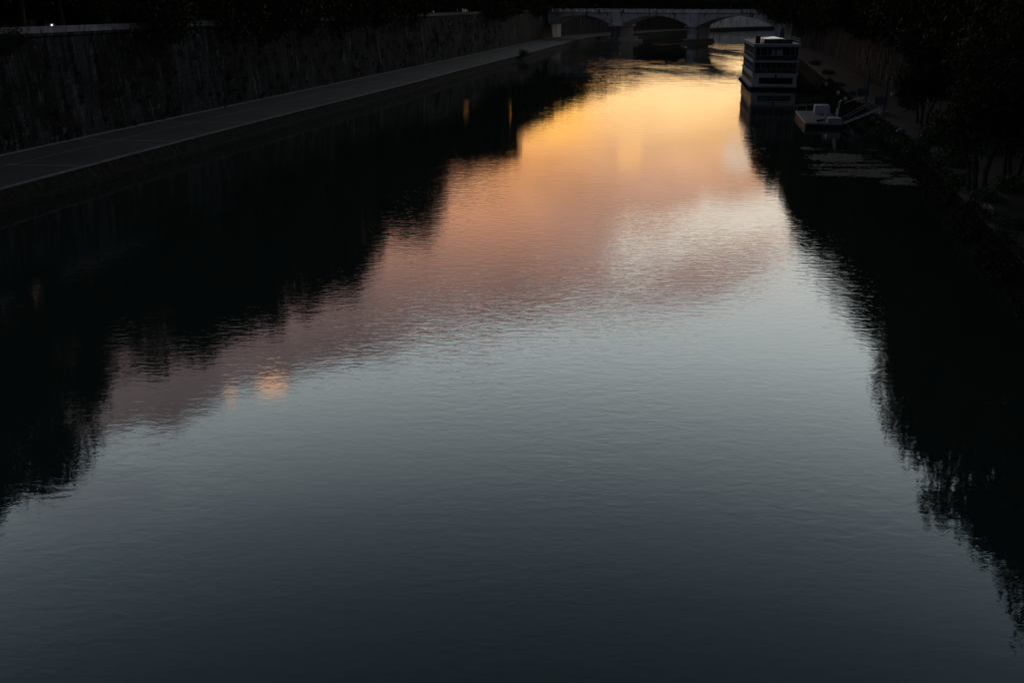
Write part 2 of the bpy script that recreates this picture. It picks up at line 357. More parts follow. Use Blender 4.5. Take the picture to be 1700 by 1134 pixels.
def quay_body(name, Q, W, side, label):
    """solid quay: pale bed, sloping rough face with a toe ledge. side +1: water lies to the right of travel"""
    bed = strip(name, Q, W, ZQ, ZQ, mConc if side > 0 else mAsphShade)
    mb = MB(); s_ = 0; prof = [(0, ZQ - .002), (.06, ZQ - .30), (.32, .45), (.95, .36), (1.10, -.6)]; n = 0; k = len(prof)
    while s_ < Q.len and Q.get(s_)[0].y < 760:
        for j, (o_, z) in enumerate(prof):
            q, _ = Q.get(s_); wob = 0 if j == 0 else noise.noise(Vector((s_ * .35, j * 3.1, side))) * .08 + noise.noise(Vector((s_ * 1.1, j * 9.1, side))) * .10
            p, _ = Q.get(s_, side * (o_ + max(-.1, wob))); mb.v.append((p.x, p.y, z + (wob * .3 if 0 < j < 4 else 0)))
        n += 1; s_ += .6 if Q.get(s_)[0].y < 300 else 2
    for i in range(n - 1):
        for j in range(k - 1): mb.f.append((i * k + j, i * k + j + 1, (i + 1) * k + j + 1, (i + 1) * k + j))
    mb.build('sloping_masonry', mRev if side > 0 else mRevShade, bed)
    return bed
quayL = quay_body('quay_left', QL, WL, 1, '')
quayR = quay_body('quay_right', QR, WR, -1, '')

def quay_pieces(bed, Q, W, side, y0, y1, slab):
    """asphalt slabs separated by pale joints, edge stones along the water, gutter stones at the wall foot"""
    s_ = Q.at_y(y0); s1 = Q.at_y(y1); k = 0; L_edge = 2.0
    base = MB().bx(-L_edge / 2 + .012, L_edge / 2 - .012, -.26, .26, 0, .07).mesh('edge_stone', mEdge if side > 0 else mEdgeShade)
    while s_ < s1 and k < 290:
        p, a = Q.get(s_, -side * .27); o = link('edge_stone', base, bed); o.location = (p.x, p.y, ZQ + .002 + rnd.uniform(0, .012)); o.rotation_euler.z = a + rnd.uniform(-.006, .006); s_ += L_edge; k += 1
    s_ = W.at_y(y0); s1 = W.at_y(y1); k = 0
    base = MB().bx(-1.5 + .012, 1.5 - .012, -.2, .2, 0, .05).mesh('gutter_stone', mEdge if side > 0 else mEdgeShade)
    while s_ < s1 and k < 190:
        p, a = W.get(s_, side * .75); o = link('gutter_stone', base, bed); o.location = (p.x, p.y, ZQ + .002 + rnd.uniform(0, .01)); o.rotation_euler.z = a; s_ += 3.0; k += 1
    y = y0
    while y < y1:
        for (f0, f1) in ((.0, .62), (.62, 1.0)) if slab > 10 else ((0, 1),):
            mb = MB(); ya, yb = y + .15, y + slab - .15; n = 6; top = []
            for i in range(n + 1):
                yy = ya + (yb - ya) * i / n
                # joints run slightly askew across the quay
                a, _ = Q.get(Q.at_y(yy), -side * .58); b_, _ = W.get(W.at_y(yy + 1.5), side * 1.0)
                g0, g1 = f0 + (.006 if f0 else 0), f1 - (.006 if f1 < 1 else 0)
                c0, c1 = a + (b_ - a) * g0, a + (b_ - a) * g1
                mb.v += [(c0.x, c0.y, ZQ + .004), (c0.x, c0.y, ZQ + .014), (c1.x, c1.y, ZQ + .014), (c1.x, c1.y, ZQ + .004)]
            for i in range(n):
                for j in range(3): mb.f.append((4 * i + j, 4 * i + j + 1, 4 * i + 5 + j, 4 * i + 4 + j))
            mb.f.append((0, 1, 2, 3)); mb.f.append((4 * n + 3, 4 * n + 2, 4 * n + 1, 4 * n)); o = mb.build('asphalt_slab', mAsph if side > 0 else mAsphShade, bed); fix_normals(o)
        y += slab
quay_pieces(quayL, QL, WL, 1, 62, 800, 19.0)
quay_pieces(quayR, QR, WR, -1, 50, 330, 16.0)

# ------------------------------------------------------------------ embankment walls
BAT = .09                                    # batter of the wall face
def embankment(label, W, side, yparts, yblk, seed):
    """side +1: river lies to the right of travel"""
    rr = random.Random(seed); wl = thing('embankment_wall', label, 'embankment wall')
    H = ZP - 1.05 - ZQ
    def sweep(prof, name, m, y0=-110, y1=1390, step=4):
        mb = MB(); n = 0; k = len(prof); s_ = W.at_y(y0) if y0 > W.p[0].y else 0
        while s_ < W.len and W.get(s_)[0].y < y1:
            for o_, z in prof:
                p, _ = W.get(s_, side * o_); mb.v.append((p.x, p.y, z))
            n += 1; s_ += step
        for i in range(n - 1):
            for j in range(k - 1): mb.f.append((i * k + j, i * k + j + 1, (i + 1) * k + j + 1, (i + 1) * k + j))
        return mb.build(name, m, wl)
    sweep([(.0, -.5), (.0, ZQ), (-H * BAT, ZQ + H), (-H * BAT - 1.2, ZQ + H), (-H * BAT - 1.2, ZS - .3)], 'backing', mWallFar)
    # courses of stone
    ch, meshes = .78, []
    for Lb in (1.25, 1.6, 1.95, 2.4):
        meshes.append((Lb, MB().box((0, 0, 0), (Lb - .04, .22, ch - .045)).mesh('stone_block', mWall)))
    stuff = MB(); cnt = 0; parts = []
    nrow = int(H / ch)
    allb = []
    for r in range(nrow):
        z = ZQ + ch * (r + .5) + .02; s_ = W.at_y(yblk[0]) + rr.random() * 1.5; s1 = W.at_y(yblk[1])
        while s_ < s1:
            Lb, me = rr.choice(meshes); far_ = W.get(s_)[0].y > 330
            if far_: Lb *= 2
            p, a = W.get(s_ + Lb / 2, side * (-(z - ZQ) * BAT + .02 + rr.uniform(-.02, .025))); allb.append((p.length, p, a, z, Lb, me, far_)); s_ += Lb
    tilt = math.atan(BAT)
    near = sorted([q for q in allb if yparts[0] < q[1].y < yparts[1]], key=lambda q: q[0])[:298]
    ids = set(id(q) for q in near)
    for q in allb:
        _, p, a, z, Lb, me, far_ = q; Mr = Matrix.Rotation(a, 3, 'Z') @ Matrix.Rotation(side * tilt, 3, 'X')
        if id(q) in ids:
            o = link('stone_block', me, wl); o.location = (p.x, p.y, z); o.rotation_euler = Mr.to_euler()
        else: stuff.box((p.x, p.y, z), (Lb - .024, .22, ch - .035), Mr)
    stuff.build('stonework', mWall, wl, 'stuff')
    top = ZQ + H; wo_ = -H * BAT
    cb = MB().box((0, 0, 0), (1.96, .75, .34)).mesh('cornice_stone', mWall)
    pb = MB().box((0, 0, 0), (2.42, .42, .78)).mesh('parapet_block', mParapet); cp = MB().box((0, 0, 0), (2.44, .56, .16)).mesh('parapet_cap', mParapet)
    s_ = W.at_y(yblk[0]); s1 = W.at_y(640); k = 0; st1 = MB(); st2 = MB()
    while s_ < s1:
        p, a = W.get(s_, side * (wo_ + .02)); Mr = Matrix.Rotation(a, 3, 'Z')
        if k < 130 and yparts[0] - 5 < p.y < yparts[1] + 80:
            o = link('cornice_stone', cb, wl); o.location = (p.x, p.y, top + .16); o.rotation_euler.z = a; k += 1
        else: st1.box((p.x, p.y, top + .16), (1.96, .75, .34), Mr)
        s_ += 2.0
    s_ = W.at_y(yblk[0]); k = 0
    while s_ < s1:
        p, a = W.get(s_, side * (wo_ - .45)); Mr = Matrix.Rotation(a, 3, 'Z')
        if k < 120 and yparts[0] - 5 < p.y < yparts[1] + 80:
            o = link('parapet_block', pb, wl); o.location = (p.x, p.y, top + .5); o.rotation_euler.z = a
            o = link('parapet_cap', cp, wl); o.location = (p.x, p.y, top + .97); o.rotation_euler.z = a; k += 1
        else: st2.box((p.x, p.y, top + .5), (2.42, .42, .78), Mr); st2.box((p.x, p.y, top + .97), (2.44, .56, .16), Mr)
        s_ += 2.47
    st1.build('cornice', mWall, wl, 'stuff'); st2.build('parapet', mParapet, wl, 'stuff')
    return wl
embankment('long battered travertine embankment wall with pale parapet along the left quay', WL, 1, (88, 190), (70, 640), 3)
embankment('tree-shaded stained embankment wall behind the right bank quay and moored boats', WR, -1, (165, 260), (60, 440), 4)

def proj(v):
    d_ = v - Vector((0, 0, HC)); dep = d_.y * cP - d_.z * sP; return 850 + FPX * d_.x / dep, 567 - FPX * (d_.z * cP + d_.y * sP) / dep
def on_wall(px, py):
    best = None
    for q_ in range(int(WL.at_y(92)), int(WL.at_y(420))):
        for zz in [ZQ + .4 * i_ for i_ in range(30)]:
            p_, a_ = WL.get(q_, -(zz - ZQ) * BAT + .16); X_, Y_ = proj(Vector((p_.x, p_.y, zz))); e_ = (X_ - px) ** 2 + (Y_ - py) ** 2
            if best is None or e_ < best[0]: best = (e_, p_, a_, zz)
    return best[1:]
lw = [o for o in col.objects if o.name == 'embankment_wall'][0]
mPaint = mat('faded wall paint', (.13, .14, .17), .8, .5, 1.5, stains=[(1.8, (1, 1, 1), .5, .6, (.03, .03, .03))])
rr = random.Random(31)
for px, py, n_, h_ in ((163, 198, 3, 1.6), (255, 181, 7, 1.0), (112, 222, 4, 1.2), (22, 236, 5, 1.3), (44, 222, 3, 1.3), (290, 174, 3, 1.0), (358, 160, 4, .9), (470, 62, 9, 1.6), (458, 50, 7, 1.6), (486, 144, 3, 1.0), (510, 134, 5, 1.6), (568, 122, 4, 1.3), (622, 108, 7, 1.3), (668, 107, 5, 1.3), (720, 34, 7, 1.6), (750, 36, 9, 1.7), (785, 35, 7, 1.7), (692, 78, 4, 1.4), (770, 84, 5, 1.6), (860, 70, 4, 1.8)):
    p_, a_, zz = on_wall(px, py); mb = MB()
    for j in range(n_):
        x_ = (j - n_ / 2) * .42 + rr.uniform(-.1, .1)
        for k_ in range(rr.choice((1, 2, 2))):
            an = rr.choice((0, 0, .3, -.3, 1.57)); l_ = h_ * rr.uniform(.5, 1.0) * (.4 if an == 1.57 else 1)
            mb.box((x_ + rr.uniform(-.1, .1), 0, rr.uniform(-.25, .25) * h_), (rr.uniform(.08, .2), .02, l_), Matrix.Rotation(an, 3, 'Y'))
    o = mb.build('wall_paint', mPaint, lw); o.location = (p_.x, p_.y, zz); o.rotation_euler = (Matrix.Rotation(a_, 3, 'Z') @ Matrix.Rotation(math.atan(BAT), 3, 'X')).to_euler()
mb = MB()
for k_ in range(520):
    q_ = WL.at_y(88) + rr.random() ** 1.3 * 300; zz = ZQ + rr.random() ** .7 * 11.4; dr = rr.uniform(.3, 2.2) * (.5 + zz / 13)
    p_, a_ = WL.get(q_, -(zz - ZQ) * BAT + .2)
    for j in range(rr.randint(10, 60)):
        f_ = rr.random(); p2, _ = WL.get(q_ + rr.gauss(0, .28 * (1 - f_ * .6)), -(zz - ZQ - f_ * dr) * BAT + .22 + rr.random() * .18); mb.leaf((p2.x, p2.y, max(ZQ + .05, zz - f_ * dr)), rr.uniform(.15, .36), rr)
mb.build('wall_weeds', mLeaf[1], lw, 'stuff')

rw = [o for o in col.objects if o.name == 'embankment_wall.001'][0]
mDrip = mat('pale limestone drip', (.30, .28, .26), .85, .5, 1.2)
for k_ in range(70):
    y_ = rr.choice((rr.gauss(200, 7), rr.gauss(224, 5), rr.uniform(180, 250))); zz = rr.uniform(3.0, 9.0); l_ = rr.uniform(1.0, 4.5); w_ = rr.uniform(.08, .35)
    p_, a_ = WR.get(WR.at_y(y_), (zz - ZQ) * BAT - .16)
    mb = MB(); n_ = 4
    for j in range(n_ + 1):
        ww = w_ * (.5 + .5 * rr.random()) * (1 - .5 * abs(j / n_ - .5)); xo = rr.uniform(-.05, .05)
        mb.v += [(xo - ww / 2, -.01, (j / n_ - .5) * l_), (xo + ww / 2, -.01, (j / n_ - .5) * l_), (xo + ww / 2, .012, (j / n_ - .5) * l_), (xo - ww / 2, .012, (j / n_ - .5) * l_)]
    for j in range(n_):
        for q_ in range(4): mb.f.append((4 * j + q_, 4 * j + (q_ + 1) % 4, 4 * j + 4 + (q_ + 1) % 4, 4 * j + 4 + q_))
    o = mb.build('lime_streak', mDrip, rw); o.location = (p_.x, p_.y, zz); o.rotation_euler = (Matrix.Rotation(a_, 3, 'Z') @ Matrix.Rotation(-math.atan(BAT), 3, 'X')).to_euler()
# embankment wall on the bend beyond the bridge; light on it put into paler panels
nw = thing('retaining_wall', 'paler stretch of embankment wall seen beyond the bridge near the houseboat', 'retaining wall', (0, 0, 0))
s_ = WL.at_y(690)
while WL.get(s_)[0].x < 235:
    for r_ in range(4):
        z_ = ZQ + 1.45 + r_ * 2.9; p_, a_ = WL.get(s_ + 1.5, -(z_ - ZQ) * BAT + .35)
        MB().box((p_.x, p_.y, z_), (2.95, .3, 2.85), Matrix.Rotation(a_, 3, 'Z') @ Matrix.Rotation(math.atan(BAT), 3, 'X')).build('masonry_panel', mBridge, nw)
    s_ += 3.0

# ------------------------------------------------------------------ bridge
BA, BB = Vector((19.3, 503.0)), Vector((115.3, 446.0))
bdir = (BB - BA).normalized(); bang = math.atan2(bdir.y, bdir.x)
br = thing('stone_bridge', 'pale stone road bridge of three flat arches across the far river', 'bridge', (BA.x, BA.y, 0), bang)
SPAN = (BB - BA).length / 3; PW = 4.6; BW = 14.0
XE0, XE1 = -14, 3 * SPAN + 14
ZC, ZSP, ZTOP = 11.9, 7.6, 13.1
def arch_z(x, x0, x1):
    c_ = (x0 + x1) / 2; hw = (x1 - x0) / 2; rise = ZC - ZSP; Rr = (hw * hw + rise * rise) / (2 * rise); return ZC - Rr + math.sqrt(max(0, Rr * Rr - (x - c_) ** 2))
# the river side the camera sees is local -y
spn = []
for i in range(3):
    x0, x1 = i * SPAN + PW / 2 - .3, (i + 1) * SPAN - PW / 2 + .3
    if i == 0: x0 = 1.0
    if i == 2: x1 = 3 * SPAN - 1.0
    spn.append((x0, x1)); mb = MB(); n = 28; k = 0
    for j in range(n + 1):
        x = x0 + (x1 - x0) * j / n; z = arch_z(x, x0, x1)
        mb.v += [(x, -BW / 2, z), (x, -BW / 2, ZTOP), (x, BW / 2, ZTOP), (x, BW / 2, z)]
    for j in range(n):
        for q in range(4): mb.f.append((4 * j + q, 4 * j + (q + 1) % 4, 4 * j + 4 + (q + 1) % 4, 4 * j + 4 + q))
    mb.f.append((3, 2, 1, 0)); mb.f.append((4 * n, 4 * n + 1, 4 * n + 2, 4 * n + 3)); fix_normals(mb.build('arch', mBridge, br))
    # voussoir ring
    nv = 31
    for sd_ in (-1,):
        for j in range(nv):
            xa, xb = x0 + (x1 - x0) * j / nv, x0 + (x1 - x0) * (j + 1) / nv; xm = (xa + xb) / 2; za, zb = arch_z(xa, x0, x1), arch_z(xb, x0, x1)
            an = math.atan2(zb - za, xb - xa); h_ = 1.0 if j != nv // 2 else 1.5; Lq = math.hypot(xb - xa, zb - za) - .06
            m_ = MB().box((xm - math.sin(an) * h_ / 2, -BW / 2 - .06 - (.1 if j == nv // 2 else 0), (za + zb) / 2 + math.cos(an) * h_ / 2), (Lq, .3, h_), Matrix.Rotation(-an, 3, 'Y'))
            m_.build('keystone' if j == nv // 2 else 'arch_stone', mBridge, br)
for i in (1, 2):
    xc = i * SPAN
    fp = MB().bx(xc - PW / 2, xc + PW / 2, -BW / 2 - .2, BW / 2 + .2, 2.2, ZSP - .5).build('pier', mPierDark if i == 1 else mBridge, br)
    cut = MB(); n = 10; base_i = 0
    prof = [(xc + PW / 2 * math.cos(math.pi * (1 + k / n)), -BW / 2 - .2 + 2.2 * math.sin(math.pi * (1 + k / n))) for k in range(n + 1)]
    for z in (2.2, ZSP - .5): cut.v += [(x, y, z) for x, y in prof]
    for k in range(n): cut.f.append((k, k + 1, n + 2 + k, n + 1 + k))
    cut.f.append(tuple(range(n + 1, 2 * n + 2))); cut.build('cutwater', mPierDark if i == 1 else mBridge, fp)
    MB().bx(xc - PW / 2 - .5, xc + PW / 2 + .5, -BW / 2 - 2.8, BW / 2 + 1, ZSP - .5, ZSP + .25).build('pier_cap', mBridge, br)
    MB().bx(xc - PW / 2 + .3, xc + PW / 2 - .3, -BW / 2 - .8, BW / 2 + .2, ZSP + .25, ZTOP - .1).build('pilaster', mBridge, br)
    MB().bx(xc - PW / 2 - .9, xc + PW / 2 + .9, -BW / 2 - 4, BW / 2 + 4, .9, 2.2).build('pier_plinth', mPierDark, br)
    MB().bx(xc - PW / 2 - (2.8 if i == 1 else 1.2), xc + PW / 2 + (2.8 if i == 1 else 1.2), -BW / 2 - 5.5, BW / 2 + 5, -2, .9).build('pier_footing', mPierDark, br)
MB().bx(XE0, 1.0, -BW / 2 - .3, BW / 2 + .3, -.5, ZTOP).build('abutment', mBridge, br)
MB().bx(3 * SPAN - 1, XE1, -BW / 2 - .3, BW / 2 + .3, -.5, ZTOP).build('abutment', mBridge, br)
MB().bx(-.9, 2.2, -BW / 2 - 1.0, -BW / 2 - .3, ZQ + .05, ZTOP).build('abutment_pier', mBridge, br)
MB().bx(XE0, XE1, -BW / 2 - .6, BW / 2 + .6, ZTOP, ZTOP + .35).build('cornice', mBridge, br)
MB().bx(XE0, XE1, -BW / 2 + .3, BW / 2 - .3, ZTOP + .35, ZTOP + .42).build('roadway', mStreet, br)
pst = MB().bx(-.35, .35, -.3, .3, 0, 1.25).mesh('parapet_post', mBridge); pan = MB().bx(-1.55, 1.55, -.12, .12, .12, .85).mesh('parapet_panel', mBridge); rail = MB().bx(-1.75, 1.75, -.2, .2, .85, 1.05).mesh('parapet_rail', mBridge)
x = XE0 + 1; 
while x < XE1:
    for yy in (-BW / 2 - .2, BW / 2 + .2):
        for me, dx in ((pst, 0), (pan, 2.1), (rail, 2.1)):
            o = link(me.name.split('.')[0], me, br); o.location = (x + dx, yy, ZTOP + .35)
    x += 4.2
# medallions on the spandrels
for i in (1, 2):
    for sx in (-1, 1):
        MB().tube((i * SPAN + sx * 4.4, -BW / 2 - .02, 10.9), (i * SPAN + sx * 4.4, -BW / 2 - .2, 10.9), .9, .8, 20).build('medallion', mBridge, br)

# ------------------------------------------------------------------ trees
def crown_mesh(seed, rad, h, n, size, m, flat=1.0, slots=()):
    rr = random.Random(seed); mb = MB(); lobes = []
    for i in range(26):
        a = rr.random() * 6.28; zz = rr.random(); rad_at = rad * (.42 + .58 * math.sin(math.pi * min(1, .18 + zz * .64))) 
        r_ = rr.uniform(.35, 1.0) * rad_at * .72; s_ = rr.uniform(.24, .40) * rad
        lobes.append((Vector((math.cos(a) * r_, math.sin(a) * r_, s_ * .6 + zz * (h - s_ * 1.6))), s_))
    lobes.append((Vector((rr.uniform(-1, 1), rr.uniform(-1, 1), h - rad * .33)), rad * .35))
    tot = sum(s_ * s_ for _, s_ in lobes)
    for c_, s_ in lobes:
        for k in range(int(n * s_ * s_ / tot)):
            d_ = Vector((rr.gauss(0, 1), rr.gauss(0, 1), rr.gauss(0, 1))).normalized()
            r2 = s_ * (rr.random() ** .35) * (1 + .35 * noise.noise(d_ * 2.5 + c_)) * 1.1
            p = c_ + Vector((d_.x * r2, d_.y * r2, d_.z * r2 * flat))
            if rr.random() < .04: p += d_ * rr.uniform(.2, .9)
            mb.leaf(p, size * rr.uniform(.6, 1.35), rr)
    return mb.mesh('crown', m)
def trunk_mesh(seed, hb, h, r, spread):
    rr = random.Random(seed); mb = MB(); p = Vector((0, 0, -.3)); q = Vector((rr.uniform(-.3, .3), rr.uniform(-.3, .3), hb))
    mid = (p + q) / 2 + Vector((rr.uniform(-.2, .2), rr.uniform(-.2, .2), 0)); mb.tube(p, mid, r * 1.25, r, 10); mb.tube(mid, q, r, r * .85, 10)
    for i in range(5):
        a = i * 1.257 + rr.random() * .6; e = q + Vector((math.cos(a) * spread * .5, math.sin(a) * spread * .5, (h - hb) * rr.uniform(.3, .5)))
        mb.tube(q, e, r * .6, r * .35, 7)
        for j in range(2):
            a2 = a + rr.uniform(-.7, .7); e2 = e + Vector((math.cos(a2) * spread * .35, math.sin(a2) * spread * .35, (h - hb) * rr.uniform(.2, .4))); mb.tube(e, e2, r * .34, r * .12, 5)
    return mb.mesh('trunk', mBark)
HB, HT = 3.0, 23.0
protos = []
for i in range(6):
    c_ = crown_mesh(20 + i, 7.2, HT - HB + .8, 10500, .62, mLeaf[i % 3]); tr = trunk_mesh(40 + i, HB + 1.2, HT, .42, 6.5); protos.append((c_, tr))
ORD = ['', 'first', 'second', 'third', 'fourth', 'fifth', 'sixth', 'seventh', 'eighth', 'ninth', 'tenth', 'eleventh', 'twelfth', 'thirteenth', 'fourteenth', 'fifteenth', 'sixteenth', 'seventeenth', 'eighteenth', 'nineteenth', 'twentieth']
SLOTS = ((-1.62, -1.42, 5.15, 5.9), (-.20, .0, 5.1, 6.2))
def tree(p, zb, top, k, label, group, rxy=1.0, rz=None, lift=HB, cat='tree', name='plane_tree'):
    c_, tr = protos[k % len(protos)]
    t_ = thing(name, label, cat, (p[0], p[1], zb), rnd.random() * 6.28 if rz is None else rz, group)
    o = link('trunk', tr, t_); s_ = (top - zb) / HT; o.scale = (max(.6, rxy), max(.6, rxy), s_)
    if 320 < p[1] < 500 and abs(p[0]) < 45 and group and group.startswith('plane'):
        # the avenue is gappy here: the evening sky shows between the crowns
        sc_ = Vector((rxy, rxy, (top - zb - lift) / (HT - HB))); rot = Matrix.Rotation(t_.rotation_euler.z, 3, 'Z'); mb = MB()
        for f in c_.polygons:
            w_ = rot @ (f.center * sc_ + Vector((0, 0, lift))) if False else rot @ (Vector((f.center.x * sc_.x, f.center.y * sc_.y, f.center.z * sc_.z + lift))); w_ = w_ + Vector((p[0], p[1], zb))
            a_ = math.degrees(math.atan2(w_.x, w_.y)); e_ = math.degrees(math.atan2(w_.z + 17, w_.y))
            if any(q[0] < a_ < q[1] and q[2] < e_ < q[3] for q in SLOTS) and w_.z > 19.5 and rnd.random() < .95: continue
            i0 = len(mb.v); mb.v += [tuple(c_.vertices[k_].co) for k_ in f.vertices]; mb.f.append(tuple(range(i0, i0 + 4)))
        c_ = mb.mesh('crown', c_.materials[0])
    o = link('crown', c_, t_); o.location = (0, 0, lift); o.scale = (rxy, rxy, (top - zb - lift) / (HT - HB))
    return t_
def interp(tab, y):
    if y <= tab[0][0]: return tab[0][1]
    for (a, va), (b_, vb) in zip(tab, tab[1:]):
        if a <= y <= b_: return va + (vb - va) * (y - a) / (b_ - a)
    return tab[-1][1]
LT = [(40, 37), (90, 38), (119, 39), (128, 31), (150, 36), (179, 37), (205, 41), (219, 42), (240, 36), (260, 40), (277, 44), (297, 32), (340, 37), (395, 40), (420, 32), (500, 36), (560, 36), (610, 33), (650, 29), (690, 22), (740, 22), (840, 24), (1000, 34)]
s_ = WL.at_y(45); k = 0; i = 0
while s_ < WL.at_y(505):
    p_y = WL.get(s_)[0].y
    p, a = WL.get(s_, (-5.0 if p_y < 145 else -2.7) + rnd.uniform(-.6, .6)); top = 1.05 * interp(LT, p.y) + rnd.uniform(-1.2, 1.2)
    if p.y > 90 and k < 20: k += 1; lab = 'plane tree on the left embankment, %s from the left edge of the photo' % ORD[k]
    else: lab = 'dark distant plane tree in the avenue along the left embankment' if p.y > 90 else 'plane tree on the left embankment nearest the viewer, seen only reflected'
    tree(p, ZS, top, i, lab, 'plane trees lining the left embankment', (1.0 if p_y < 145 else 1.15) + rnd.uniform(-.12, .12), lift=3.4 if 100 < p.y < 136 else 1.4 if 268 < p.y < 352 else -.8 + rnd.uniform(-1.8, 1.5)); i += 1
    s_ += rnd.uniform(7.0, 8.4)
s_ = WL.at_y(70)  # unseen inner row, added to close sky gaps under the front crowns
while s_ < WL.at_y(480):
    p, a = WL.get(s_, -15.5 + rnd.uniform(-1, 1)); top = interp(LT, p.y) - 1 + rnd.uniform(-1.5, .5)
    if p.x > -23: s_ += 11; continue
    tree(p, ZS, top, i, 'unseen tree of the added inner row across the left embankment street', 'added inner row of trees behind the left embankment', 1.1, lift=1.0); i += 1
    s_ += rnd.uniform(9.5, 11)
s_ = WL.at_y(515)
while s_ < WL.at_y(800):
    p, a = WL.get(s_, -6 + rnd.uniform(-3, 1)); tree(p, ZS - .5, interp(LT, p.y) + rnd.uniform(-1.0, 1.0), i, 'low bushy tree on the far bend of the river beyond the bridge', 'low trees beyond the bridge', 1.5, lift=-3.5); i += 1; s_ += rnd.uniform(7.5, 9)
RT = [(-40, 33), (60, 35), (77, 36), (97, 38), (118, 39), (140, 34), (174, 37), (215, 38), (250, 42), (300, 45), (400, 47), (470, 44), (520, 38), (700, 24)]
s_ = WR.at_y(20); k = 0
while s_ < WR.at_y(560):
    p, a = WR.get(s_, (-2.4 if WR.get(s_)[0].y < 200 else -5.4 if WR.get(s_)[0].y < 350 else -9.5) + rnd.uniform(-.6, .6)); top = interp(RT, p.y) + rnd.uniform(-1.5, 1.5)
    if p.y > 105 and k < 20: k += 1; lab = 'tree hanging over the right embankment wall, %s from the right edge of the photo' % ORD[k]
    else: lab = 'dark far tree over the right embankment wall on the way to the bridge' if p.y > 105 else 'tree over the right embankment seen only as a black reflection'
    tree(p, ZS, top, i, lab, 'trees overhanging the right embankment wall', 1.1 + rnd.uniform(-.12, .12), lift=-1.0 + rnd.uniform(-2.5, 1.5)); i += 1
    s_ += rnd.uniform(7.8, 9.4)
s_ = WR.at_y(90)  # unseen backing row, added to block sky behind the overhanging trees
while s_ < WR.at_y(420):
    p, a = WR.get(s_, 13 + rnd.uniform(-1, 1)); tree(p, ZS, interp(RT, p.y) - 1 + rnd.uniform(-2, 1), i, 'unseen tree of the added inner row across the right embankment street', 'added inner row of trees behind the right embankment', 1.2, lift=.6); i += 1
    s_ += rnd.uniform(10, 12)

# willows and poplars growing on the right quay itself
def bank_tree(p, top, rxy, stems, label, lift=4.0):
    c_ = crown_mesh(int(p[0] * 7 + p[1]), rxy, top - ZQ - lift, 15000, .42, mLeaf[1]); t_ = thing('bank_tree', label, 'tree', (p[0], p[1], ZQ))
    o = link('crown', c_, t_); o.location.z = lift
    rr = random.Random(int(p[1]))
    for j in range(stems):
        mb = MB(); a = j * 6.28 / stems; b0 = Vector((math.cos(a) * .7, math.sin(a) * .7, -.2)); b1 = b0 + Vector((rr.uniform(-.4, .4), rr.uniform(-.4, .4), lift * .6)); b2 = b1 + Vector((math.cos(a) * 1.0, math.sin(a) * 1.0, lift * .9)); b3 = b2 + Vector((math.cos(a) * 1.6, math.sin(a) * 1.6, lift))
        mb.tube(b0, b1, .2, .17, 9); mb.tube(b1, b2, .17, .12, 9); mb.tube(b2, b3, .12, .06, 7); mb.build('trunk', mBark, t_)
    return t_
bank_tree(at(1622, 318, ZQ).xy, 17.5, 5.2, 5, 'many-stemmed dark tree at the water edge of the right quay, nearest the viewer', 3.4)
bank_tree(at(1668, 300, ZQ).xy + Vector((2, 3)), 16, 4.6, 3, 'tall dark tree between the path and the wall at the right photo edge', 3.6)
bank_tree(at(1530, 205, ZQ).xy, 15.5, 4.6, 3, 'dark leafy tree on the right quay just past the footbridge posts', 2.6)

# buildings behind the trees
def building(p, rz, Lx, H_, label, seed):
    t_ = thing('apartment_house', label, 'building', (p[0], p[1], ZS), rz); D_ = 14
    MB().bx(-Lx / 2, Lx / 2, -D_ / 2, D_ / 2, -.5, H_).build('wall', mStucco, t_)
    rf = MB(); rf.v = [(-Lx / 2 - .6, -D_ / 2 - .6, H_ + .003), (Lx / 2 + .6, -D_ / 2 - .6, H_ + .003), (Lx / 2 + .6, D_ / 2 + .6, H_ + .003), (-Lx / 2 - .6, D_ / 2 + .6, H_ + .003), (-Lx / 2 + 4, 0, H_ + 2.6), (Lx / 2 - 4, 0, H_ + 2.6)]
    rf.f = [(0, 1, 5, 4), (1, 2, 5), (2, 3, 4, 5), (3, 0, 4), (3, 2, 1, 0)]; rf.build('roof', mRoof, t_)
    me = MB().bx(-.55, .55, -.08, .08, 0, 1.9).mesh('window', mShut); nx = int(Lx / 3.4)
    for fl in range(int(H_ / 3.6)):
        for q in range(nx):
            for sy in (-1, 1):
                o = link('window', me, t_); o.location = (-Lx / 2 + (q + .5) * Lx / nx, sy * (D_ / 2 + .03), 1.2 + fl * 3.6)
n = 0
for W, side, ys, nm in ((WL, -44, (95, 150, 205, 260), 'left'), (WR, 36, (110, 165, 220, 275, 330), 'right')):
    for j, y in enumerate(ys):
        p, a = W.get(W.at_y(y), side); building(p, a, 44, 14.5 + (j * 37 % 3), 'ochre apartment house hidden behind the %s embankment trees, %s from the viewer' % (nm, ORD[j + 1]), j)

